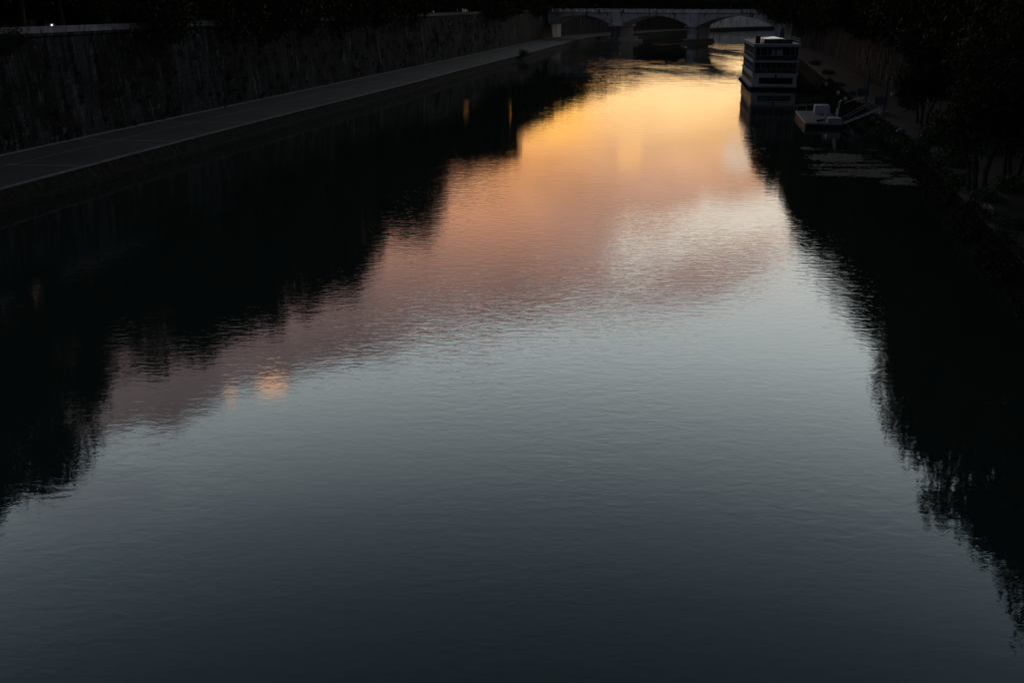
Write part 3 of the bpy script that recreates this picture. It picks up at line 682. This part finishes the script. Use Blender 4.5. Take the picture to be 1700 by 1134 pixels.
# ------------------------------------------------------------------ cars and lights on the left street
def car(p, rz, k, label, lights=True):
    t_ = thing('car', label, 'car', (p[0], p[1], ZS), rz, 'cars on the left embankment street')
    prof = [(-2.1, .35), (-2.15, .8), (-1.6, .95), (1.0, .98), (2.0, .8), (2.12, .4), (1.9, .28), (-1.9, .28)]
    bd = MB().prism(prof, -.85, .85).build('body', mCar[k], t_); fix_normals(bd)
    cb = MB().prism([(-1.7, .95), (-1.35, 1.42), (.25, 1.46), (1.05, .96)], -.72, .72).build('cabin', mGlass, t_); fix_normals(cb)
    MB().bx(-1.3, .2, -.7, .7, 1.45, 1.5).build('roof', mCar[k], t_)
    for x in (-1.3, 1.35):
        for y in (-.82, .82): MB().tube((x, y - .1, .32), (x, y + .1, .32), .32, .32, 14).build('wheel', mTyre, t_)
    if lights:
        for y in (-.6, .6): MB().tube((2.1, y, .66), (2.17, y, .66), .11, .10, 12).build('headlight', mLampW, t_)
def back(px, py, D):
    """point seen at the pixel, at plan distance D"""
    u = (px - 850) / FPX; v = (567 - py) / FPX; d_ = Vector((u, cP + v * sP, -sP + v * cP)); return Vector((0, 0, HC)) + d_ * (D / d_.y)
q = back(91, 37.5, 150); car(q.xy, R(-62), 1, 'silver car with a lit headlamp above the parapet beside the leftmost trunk')
q = back(309, 29, 215); car(q.xy, R(-72), 0, 'dark car with a lit headlamp above the left parapet, third of the road')
q = back(799, 18, 395); car(q.xy, R(-88), 2, 'white car with lit headlamps far along the left street before the bridge')
q = back(842, 16.5, 440); car(q.xy, R(-90), 1, 'pale parked car at the left end of the distant bridge', False)
q = back(128, 38, 150); car(q.xy, R(110), 0, 'dark parked car just right of the leftmost trunk', False)
q = back(771, 11, 345)
ts = thing('traffic_light', 'traffic light showing red far along the left street', 'traffic light', (q.x, q.y, ZS), R(-95))
MB().tube((0, 0, 0), (0, 0, q.z - ZS - .3), .06, .05, 8).build('pole', mDark, ts)
hd = MB().bx(-.16, .16, -.17, .17, q.z - ZS - .75, q.z - ZS + .3).build('housing', mDark, ts)
MB().tube((.16, 0, q.z - ZS), (.2, 0, q.z - ZS), .17, .16, 14).build('red_lens', mLampR, ts)

# ------------------------------------------------------------------ houseboat
bf = Vector((49.9, 213.4)); fr = Vector((59.1, 212.4)); hb_ang = math.atan2((fr - bf).y, (fr - bf).x)
BWd = 9.0; BL = 32.0
hb = thing('houseboat', 'three-deck white houseboat with dark window bands moored at the right bank', 'houseboat', (bf.x, bf.y, 0), hb_ang - R(2.5))
# local: x to the right 0..BWd, y away 0..BL
MB().bx(-.4, BWd + .1, -.9, BL + .5, -.6, .45).build('hull', mDark, hb)
MB().bx(-.45, BWd + .15, -.95, BL + .55, .45, .62).build('gunwale', mSteel, hb)
MB().bx(.0, BWd, 0, BL, .62, 2.95).build('lower_deck_wall', mWhite, hb)
MB().bx(-.12, BWd + .12, -.15, BL + .1, 2.95, 3.3).build('balcony_band', mWhite, hb)
MB().bx(.25, BWd - .25, .25, BL - .25, 3.3, 5.45).build('middle_deck_core', mGlass, hb)
MB().bx(-.15, BWd + .15, -.25, BL + .2, 5.45, 5.9).build('deck_slab', mWhiteDull, hb)
MB().bx(.25, BWd - .25, .25, BL - .25, 5.9, 8.55).build('upper_deck_core', mGlass, hb)
MB().bx(-.2, BWd + .2, -.4, BL + .3, 8.55, 9.15).build('roof_slab', mWhiteDull, hb)
# long dark window of the lower deck
wf = MB().bx(1.35, 8.15, -.06, .0, 1.2, 2.45).build('window', mShut, hb)
for a_, b_ in ((1.45, 3.0), (3.1, 4.7), (4.8, 6.4), (6.5, 7.3), (7.4, 8.05)): MB().bx(a_, b_, -.10, -.062, 1.28, 2.37).build('pane', mGlass, wf)
MB().bx(2.6, 7.0, -.14, -.02, .75, 1.0).build('rubbing_strip', mWhite, hb)
MB().bx(4.5, 4.85, -.3, -.16, 2.4, 3.1).build('lamp_box', mDark, hb)
for z0, z1, ps in ((3.3, 5.45, (0, .12, 1.5, 2.4, 3.6, 4.75, 5.9, 7.0, 8.0, 8.5, 8.8)), (5.9, 8.55, (0, .12, 1.3, 2.7, 3.55, 4.2, 5.6, 7.2, 8.2, 8.8))):
    for j, x in enumerate(ps):
        w_ = .22 if x in (0, .12, 8.8) else .09; MB().bx(x, x + w_, .0 if w_ > .1 else .12, .2, z0, z1).build('post', mWhiteDull, hb)
    y = 2.0
    while y < BL: MB().bx(.0, .16, y, y + .16, z0, z1).build('side_post', mWhiteDull, hb); y += 2.8
for x in (3.62, 4.55, 5.1): MB().bx(x, x + .5, .18, .24, 6.6, 8.0).build('curtain', mWhiteDull, hb)
for z0, z1 in ((3.3, 4.15), (5.9, 6.8)):
    MB().bx(.25, BWd - .3, .02, .07, z0, z1).build('balcony_panel', mShut if z0 < 4 else mDark, hb)
    MB().tube((.1, .02, z1 + .05), (BWd - .1, .02, z1 + .05), .035).build('handrail', mWhiteDull, hb); MB().tube((.03, .1, z1 + .05), (.03, BL - .2, z1 + .05), .035).build('handrail', mWhiteDull, hb)
# roof terrace rail, boxes, canopy
rl = MB()
for z in (9.7, 10.15): rl.path([(.0, BL, z), (.0, -.2, z), (BWd, -.2, z), (BWd, BL, z)], .025, 6)
for x in (0, 1.9, 3.8, 5.7, 7.5, 9.0): rl.tube((x, -.2, 9.15), (x, -.2, 10.15), .025, .025, 6)
y = 2
while y < BL:
    for x in (0, BWd): rl.tube((x, y, 9.15), (x, y, 10.15), .025, .025, 6)
    y += 2.2
rl.build('roof_railing', mWhiteDull, hb)
MB().bx(2.0, 7.8, 2.2, 2.45, 9.15, 9.95).build('roof_screen', mDark, hb)
cn = MB(); cn.v = [(1.6, 4.5, 10.05), (6.3, 4.5, 10.05), (6.3, 12, 10.05), (1.6, 12, 10.05), (4.3, 8.0, 10.42)]; cn.f = [(0, 1, 4), (1, 2, 4), (2, 3, 4), (3, 0, 4), (3, 2, 1, 0)]
can = cn.build('canopy', mCanopy, hb)
for x in (1.8, 6.1):
    for y in (4.7, 11.8): MB().tube((x, y, 9.15), (x, y, 10.05), .05).build('canopy_post', mWhiteDull, can)
MB().bx(.4, 1.3, 3, 4.2, 9.15, 10.6).build('roof_cabinet', mDark, hb); MB().bx(6.2, 7.2, 14, 15.5, 9.15, 12.0).build('chimney_box', mSteel, hb)
for y in (1, 6, 12, 18, 24, 30): MB().tube((-.55, y - .3, .1), (-.55, y + .3, .1), .3, .3, 12).build('tyre_fender', mTyre, hb)
ff = MB().path([(-.42, -.9, .62), (-.42, -.9, 1.5), (-.42, BL, 1.5)], .03, 6); ff.build('side_rail', mWhiteDull, hb)

for k_, (x0_, y0_, x1_, y1_) in enumerate(((BWd, 0, BWd + 6.5, 4), (BWd, 18, BWd + 6, 22), (BWd, 30, BWd + 5, 35))):
    pts_ = [(x0_ + (x1_ - x0_) * q_ / 6, y0_ + (y1_ - y0_) * q_ / 6, 1.0 + .75 * q_ / 6 - 1.0 * math.sin(math.pi * q_ / 6) * .5) for q_ in range(7)]
    MB().path(pts_, .03, 5).build('mooring_rope', mWhiteDull, hb)
for z0_ in (3.3, 5.9):
    bl_ = MB()
    for q_ in range(40): bl_.tube((.15 + q_ * .222, .0, z0_), (.15 + q_ * .222, .0, z0_ + .88), .012, .012, 4)
    bl_.build('balusters', mWhiteDull, hb)
y = 1.2
while y < BL - 2:
    for z0_, z1_ in ((1.3, 2.4),):
        w_ = MB().bx(-.05, .0, y, y + 1.5, z0_, z1_).build('window', mShut, hb); MB().bx(-.085, -.055, y + .1, y + 1.4, z0_ + .1, z1_ - .1).build('pane', mGlass, w_)
    y += 2.6
# ------------------------------------------------------------------ pontoon and footbridges
pn_a = at(1337, 203, .75); pn_b = at(1397, 204.5, .75); pn_c = at(1321, 183, .75)
pn = thing('pontoon', 'low floating pontoon with a worn deck and white boxes beside the right bank', 'pontoon', (pn_a.x, pn_a.y, 0), math.atan2((pn_b - pn_a).y, (pn_b - pn_a).x))
wd = (pn_b - pn_a).length
def loc(v): 
    r_ = Matrix.Rotation(-pn.rotation_euler.z, 2); q_ = r_ @ (v.xy - pn_a.xy); return q_
lc = loc(pn_c); skx = lc.x; ln = lc.y
def skew(x, y): return (x + skx * y / ln, y)
def sbox(x0, x1, y0, y1, z0, z1, name, m, parent=pn):
    mb = MB()
    for z in (z0, z1): mb.v += [(*skew(x, y), z) for x, y in ((x0, y0), (x1, y0), (x1, y1), (x0, y1))]
    mb.f = [(3, 2, 1, 0), (4, 5, 6, 7), (0, 1, 5, 4), (1, 2, 6, 5), (2, 3, 7, 6), (3, 0, 4, 7)]; return mb.build(name, m, parent)
sbox(0, wd, 0, ln, -.5, .55, 'float', mDark); sbox(-.08, wd + .08, -.08, ln + .08, .55, .72, 'rim', mWhiteDull)
nb_ = 22
for j in range(nb_): sbox(.12, wd * .64, .1 + j * (ln - .2) / nb_, .1 + (j + .93) * (ln - .2) / nb_, .72, .77 + rnd.uniform(0, .02), 'deck_board', mDeck)
for j in range(nb_): sbox(wd * .65, wd - .12, 6.5 + j * (ln - 6.7) / nb_, 6.5 + (j + .93) * (ln - 6.7) / nb_, .72, .77 + rnd.uniform(0, .02), 'deck_board', mDeck)
sbox(wd * .62, wd - .02, .05, 2.0, .74, 1.45, 'hatch_box', mWhiteDull)
sbox(wd * .66, wd * .70, 6.5, 6.7, .77, 2.2, 'post', mWhite)
sbox(wd * .9, wd * .97, 3.0, 3.3, 1.1, 2.6, 'post', mWhite)
cbx = sbox(wd * .50, wd * .95, ln - 4.5, ln - 2.0, .77, 1.95, 'tank_box', mWhite)
sbox(wd * .52, wd * .93, ln - 4.3, ln - 2.2, 1.95, 2.03, 'lid', mWhiteDull, cbx)
MB().path([skew(wd * .9, 2.0) + (.8,), skew(wd * .93, 2.2) + (3.5,), skew(wd * 1.02, 3.2) + (3.75,), skew(wd * 1.02, 4.4) + (3.3,), skew(wd * .97, 4.6) + (1.1,)], .06, 8).build('davit_loop', mWhite, pn)
for (x, y) in ((wd * .3, ln - 1), (0.1, ln - .5), (wd * .78, 4.0), (wd * .6, ln * .6)): MB().tube((*skew(x, y), .75), (*skew(x, y), 1.75), .05, .05, 8).build('stanchion', mWhiteDull, pn)
MB().path([skew(.1, ln - .5) + (1.7,), skew(wd * .3, ln - 1) + (1.7,)], .03, 6).build('rope', mWhiteDull, pn)
MB().tube((*skew(wd * .35, 1.2), .95), (*skew(wd * .60, 2.6), .95), .16, .12, 8).build('coiled_hose', mDark, pn)

def footbridge(pa, pb, za, zb, label, zb_treads=False):
    a = at(*pa, za); b_ = at(*pb, zb); t_ = thing('gangway', label, 'gangway', a); v = b_ - a; sidev = Vector((v.y, -v.x, 0)).normalized() * .9
    n_ = 14 if zb_treads else 0
    for j in range(n_):
        c0 = v * (j / n_) + sidev * .5; 
        MB().box(c0 + v / n_ / 2 + Vector((0, 0, -.15)), (v.length / n_ * .8, .7, .05), v.to_track_quat('X', 'Z').to_matrix()).build('tread_plank', mDark, t_)
    for k_, sv in enumerate((Vector((0, 0, 0)), sidev)):
        MB().tube(sv * .8, v + sv * .8, .045, .045, 8).build('side_beam', mWhite, t_)
    return t_, v, sidev
footbridge((1399, 203), (1461, 178), .9, 3.0, 'near white gangway rising from the pontoon to the blue grey post', True)
footbridge((1399, 194), (1446, 167), .9, 3.0, 'middle thin gangway rising from the pontoon corner to the quay')
footbridge((1409, 171), (1434, 161), 1.2, 3.0, 'short far gangway beam beside the shrubs leading to the left post')
def gantry(px, pt_, pb_, label):
    b_ = at(px, pb_, ZQ); t_ = thing('mooring_post', label, 'mooring post', b_, group='blue grey mooring posts on the right quay')
    hgt = (pb_ - pt_) / (FPX * cP / (b_.y * cP + 15.4 * sP)) * 1.03
    MB().tube((0, 0, 0), (0, 0, hgt), .17, .17, 12).build('pole', mSteel, t_); MB().tube((0, 0, hgt), (0, 0, hgt + .15), .24, .2, 12).build('cap', mSteel, t_)
    MB().bx(-.6, .6, -.4, .4, .0, .4).build('base_block', mConc, t_); MB().bx(-1.6, .3, -.12, .12, 1.3, 2.4).build('bracket_plate', mSteel, t_)
    MB().tube((-.5, 0, 0), (-.5, 0, hgt * .8), .06, .06, 8).build('ladder_rail', mSteel, t_)
gantry(1437, 123, 172, 'farther blue grey mooring post with a bracket plate on the right quay')
gantry(1467, 133, 188, 'nearer blue grey mooring post where the white gangway lands on the right quay')

# ------------------------------------------------------------------ bank plants, weed, litter
def bush(p, r_, h_, n_, label, m=mBush, name='shrub', z=0.6):
    rr = random.Random(int(p[0] * 13 + p[1] * 5)); t_ = thing(name, label, 'shrub', (p[0], p[1], z)); mb = MB(); st = MB()
    for k_ in range(7):
        a = rr.random() * 6.28; c_ = Vector((math.cos(a) * r_ * .5 * rr.random(), math.sin(a) * r_ * .5, h_ * rr.uniform(.25, .7))); s2 = r_ * rr.uniform(.35, .6)
        st.tube((0, 0, 0), c_, .04, .015, 5)
        for j in range(n_ // 7):
            d_ = Vector((rr.gauss(0, 1), rr.gauss(0, 1), rr.gauss(0, 1))).normalized() * s2 * rr.random() ** .4; d_.z *= h_ / r_ * .7
            q_ = c_ + d_; q_.z = max(-.3, q_.z); mb.leaf(q_, rr.uniform(.14, .34), rr)
    mb.build('foliage', m, t_); st.build('stem', mBark, t_); return t_
for (px, py, r_, h_, lab) in ((1462, 232, 2.8, 2.2, 'round green shrub at the waterline below the mooring posts'), (1436, 212, 1.6, 1.5, 'small low shrub just left of the round green shrub'),
        (1485, 245, 2.2, 1.7, 'spreading shrub right of the round green shrub by the weed'), (1520, 262, 2.0, 2.2, 'dark shrub on the quay edge beside the pale litter'),
        (1548, 250, 2.2, 3.0, 'taller dark shrub behind the quay edge stones'), (1580, 285, 2.4, 2.6, 'dark shrub at the foot of the many-stemmed tree'),
        (1392, 148, 2.0, 1.8, 'low bush on the bank between houseboat and pontoon'), (1412, 165, 2.0, 1.6, 'low bush behind the pontoon and short gangway'),
        (1372, 128, 2.4, 2.2, 'bush right of the houseboat stern'), (1352, 112, 2.6, 2.4, 'farthest bush right of the houseboat'),
        (1560, 225, 2.4, 2.4, 'dark shrub between the path and the leafy quay tree'), (1605, 262, 2.6, 2.8, 'dark shrub behind the many-stemmed tree'),
        (1655, 268, 2.2, 2.2, 'low dark shrub on the path side of the right edge tree'), (1688, 330, 2.6, 2.6, 'broad dark shrub at the right photo edge'), (1600, 318, 2.2, 2.0, 'dark shrub left of the many-stemmed tree trunks'),
        (1635, 345, 1.9, 2.0, 'dark shrub at the water edge below the many-stemmed tree'), (1672, 392, 2.0, 2.2, 'dark shrub nearest the viewer on the right bank')):
    bush(at(px, py, .8).xy, r_, h_, 2600, lab)
bush(at(871, 96, .6).xy, 3.0, 3.2, 1500, 'lone dark bush at the waterline of the left quay')
bush(at(1010, 66, .6).xy + Vector((-5, 0)), 3.0, 2.2, 900, 'dark bush at the left quay under the first arch')
for j, (px, py) in enumerate(((22, 74), (45, 70), (30, 60))):
    q = back(px, py, 118); p_, _ = WL.get(WL.at_y(109 + j * 2.5), -.9)
    bush((p_.x, p_.y), 2.4, 2.6, 2200, ('middle dark creeper spilling over the cornice at the left photo edge', 'rightmost dark creeper spilling over the cornice near the left photo edge', 'leftmost dark creeper spilling over the cornice at the left photo edge')[j], mLeaf[1], 'creeper', ZP - 2.6)['group'] = 'creepers on the left wall'

def weed(pxs, name, label, dens, seed, thr=.0, sc=.35):
    """mat of floating plants: flat leaves and twigs on the water"""
    rr = random.Random(seed); mb = MB(); x0, x1, y0, y1 = pxs
    for k_ in range(dens):
        px = rr.uniform(x0, x1); py = rr.uniform(y0, y1)
        p_ = at(px, py, 0); e = min(1, 4 * min((px - x0) / (x1 - x0), (x1 - px) / (x1 - x0), (py - y0) / (y1 - y0), (y1 - py) / (y1 - y0)))
        if noise.noise(Vector((p_.x * sc * .35 + seed, p_.y * sc, 0))) + .5 * noise.noise(Vector((p_.x * sc, p_.y * sc * 2.7, 4))) + .55 * noise.noise(Vector((p_.x * 2.1, p_.y * 3.7, 8))) < thr + .5 * (1 - e): continue
        a = rr.random() * 6.28; s2 = rr.uniform(.06, .2); i0 = len(mb.v); z = rr.uniform(.006, .03)
        for q_ in range(4): mb.v.append((p_.x + math.cos(a + q_ * 1.57) * s2 * (1 if q_ % 2 else .55), p_.y + math.sin(a + q_ * 1.57) * s2 * (1 if q_ % 2 else .55), z + rr.uniform(-.005, .02)))
        mb.f.append((i0, i0 + 1, i0 + 2, i0 + 3))
    o = mb.build(name, mWeed); tag(o, label, 'water weed', kind='stuff')
weed((1330, 1520, 244, 300), 'floating_weed', 'drifting mat of grey brown weed by the right bank shrubs', 26000, 1, .06)
weed((1460, 1575, 285, 312), 'floating_weed', 'narrow strip of weed along the quay edge beneath the many-stemmed tree', 7000, 2, .02)
weed((1262, 1400, 152, 182), 'floating_weed', 'thin weed drifting between houseboat and pontoon', 9000, 3, .1)
weed((770, 880, 102, 134), 'floating_weed', 'small weed streaks beside the lone bush at the left quay', 2600, 4, .22)
#weed((620, 830, 315, 395), 'floating_weed', 'scattered floating leaves near the left tree reflection', 260, 5, .25)
mb = MB(); rr = random.Random(77); s0, s1 = QR.at_y(48), QR.at_y(215)
for k_ in range(30000):
    s_ = rr.uniform(s0, s1); y_ = QR.get(s_)[0].y
    if noise.noise(Vector((s_ * .16, 5, 2))) + .4 * noise.noise(Vector((s_ * .6, 1, 2))) < -.22: continue
    o_ = rr.uniform(-.5, 1.5); p_, _ = QR.get(s_, -o_); z = (ZQ + .1 if o_ < 0 else ZQ * (1 - o_ / 1.2)) + rr.random() ** 2 * (.7 + .6 * noise.noise(Vector((s_ * .3, 2, 7))))
    mb.leaf((p_.x, p_.y, max(.03, z)), rr.uniform(.12, .32), rr)
tag(mb.build('bank_plants', mLeaf[1]), 'tangled low plants covering the right bank edge above the water', 'bank plants', kind='stuff')
def branch(px, py, L_, label):
    p_ = at(px, py, 0); t_ = MB(); t_.tube((-L_ / 2, 0, 0), (L_ / 2, .1, .04), .035, .02, 6); t_.tube((0, 0, .02), (L_ * .25, .25, .06), .02, .01, 5); o = t_.build('floating_branch', mBark); o.location = p_; tag(o, label, 'branch')
#branch(829, 538, .35, 'tiny dark twig drifting mid river among the bright ripples')
branch(644, 324, 1.6, 'thin twig floating in the dark left tree reflection')
def plank(px, py, sz, rz, label, name, m=mWhiteDull):
    p_ = at(px, py, ZQ); o = MB().box((0, 0, sz[2] / 2), sz, None, .85).build(name, m); o.location = (p_.x, p_.y, ZQ + .03); o.rotation_euler.z = rz; tag(o, label, name.replace('_', ' '))
plank(1466, 204, (1.9, .35, .18), .1, 'pale plank lying on the bank below the nearer mooring post', 'plank')
lit = thing('rubbish_bag', 'crumpled white rubbish bag on the right bank beside the dark shrub', 'rubbish bag', at(1495, 222, ZQ), .6)
bg = MB(); rr = random.Random(5); rows = 7; cols_ = 12
for i_ in range(rows):
    for j_ in range(cols_):
        th = math.pi * i_ / (rows - 1); ph = 6.283 * j_ / cols_; r_ = 1 + .3 * noise.noise(Vector((math.cos(ph) * 2, math.sin(ph) * 2, i_)))
        bg.v.append((.85 * r_ * math.sin(th) * math.cos(ph), .4 * r_ * math.sin(th) * math.sin(ph), .35 + .38 * r_ * math.cos(th)))
for i_ in range(rows - 1):
    for j_ in range(cols_): bg.f.append((i_ * cols_ + j_, (i_ + 1) * cols_ + j_, (i_ + 1) * cols_ + (j_ + 1) % cols_, i_ * cols_ + (j_ + 1) % cols_))
bg.build('bag_body', mWhiteDull, lit); MB().tube((0, 0, .68), (.05, 0, .9), .05, .12, 8).build('knot', mWhiteDull, lit)
for k_, (px, py, L_) in enumerate(((1372, 139, 5), (1392, 154, 5), (1404, 164, 4), (1641, 347, 2.4), (1482, 156, 4))):
    p_ = at(px, py, ZQ + .2); o = MB().box((0, 0, 0), (L_, .5, .4), None, .9).build('kerb_block', mEdge); o.location = (p_.x, p_.y, ZQ + .22); o.rotation_euler.z = R(74); tag(o, '%s pale kerb block from the houseboat along the right quay' % ORD[k_ + 1], 'kerb block', 'loose kerb blocks on the right quay')

# ------------------------------------------------------------------ person walking by the left wall
def person(p, rz):
    t_ = thing('person', 'person in dark clothes walking along the foot of the left wall', 'person', (p[0], p[1], ZQ + .03), rz)
    V = [(0, 0, .92), (0, 0, 1.12), (0, .01, 1.36), (0, .01, 1.46), (0, .03, 1.56), (0, .03, 1.66),
         (.09, 0, .86), (.10, .14, .48), (.10, .10, .08), (.10, .24, .03), (-.09, 0, .86), (-.10, -.05, .47), (-.10, -.28, .12), (-.10, -.17, .03),
         (.19, .0, 1.36), (.24, -.1, 1.1), (.24, -.02, .87), (-.19, 0, 1.36), (-.24, .08, 1.1), (-.23, .2, .88)]
    E_ = [(0, 1), (1, 2), (2, 3), (3, 4), (4, 5), (0, 6), (6, 7), (7, 8), (8, 9), (0, 10), (10, 11), (11, 12), (12, 13), (2, 14), (14, 15), (15, 16), (2, 17), (17, 18), (18, 19)]
    rad = [.15, .14, .16, .06, .085, .08, .10, .065, .045, .035, .10, .065, .045, .035, .065, .045, .03, .065, .045, .03]
    me = bpy.data.meshes.new('body'); me.from_pydata(V, E_, []); o = link('body', me, t_); me.materials.append(mCloth)
    o.modifiers.new('skin', 'SKIN'); sk = me.skin_vertices[0] if me.skin_vertices else None
    if sk:
        for i_, r_ in enumerate(rad): sk.data[i_].radius = (r_, r_ * .85)
        sk.data[0].use_root = True
    ss = o.modifiers.new('sub', 'SUBSURF'); ss.levels = 2; ss.render_levels = 2
    hair = MB(); n_ = 10
    for i_ in range(6):
        for j_ in range(n_): th = math.pi * .5 * i_ / 5; ph = 6.283 * j_ / n_; hair.v.append((.098 * math.sin(th) * math.cos(ph), .02 + .11 * math.sin(th) * math.sin(ph), 1.63 + .115 * math.cos(th)))
    for i_ in range(5):
        for j_ in range(n_): hair.f.append((i_ * n_ + j_, (i_ + 1) * n_ + j_, (i_ + 1) * n_ + (j_ + 1) % n_, i_ * n_ + (j_ + 1) % n_))
    hair.build('hair', mHair, t_)
person(at(374, 179.5, ZQ).xy, R(20))
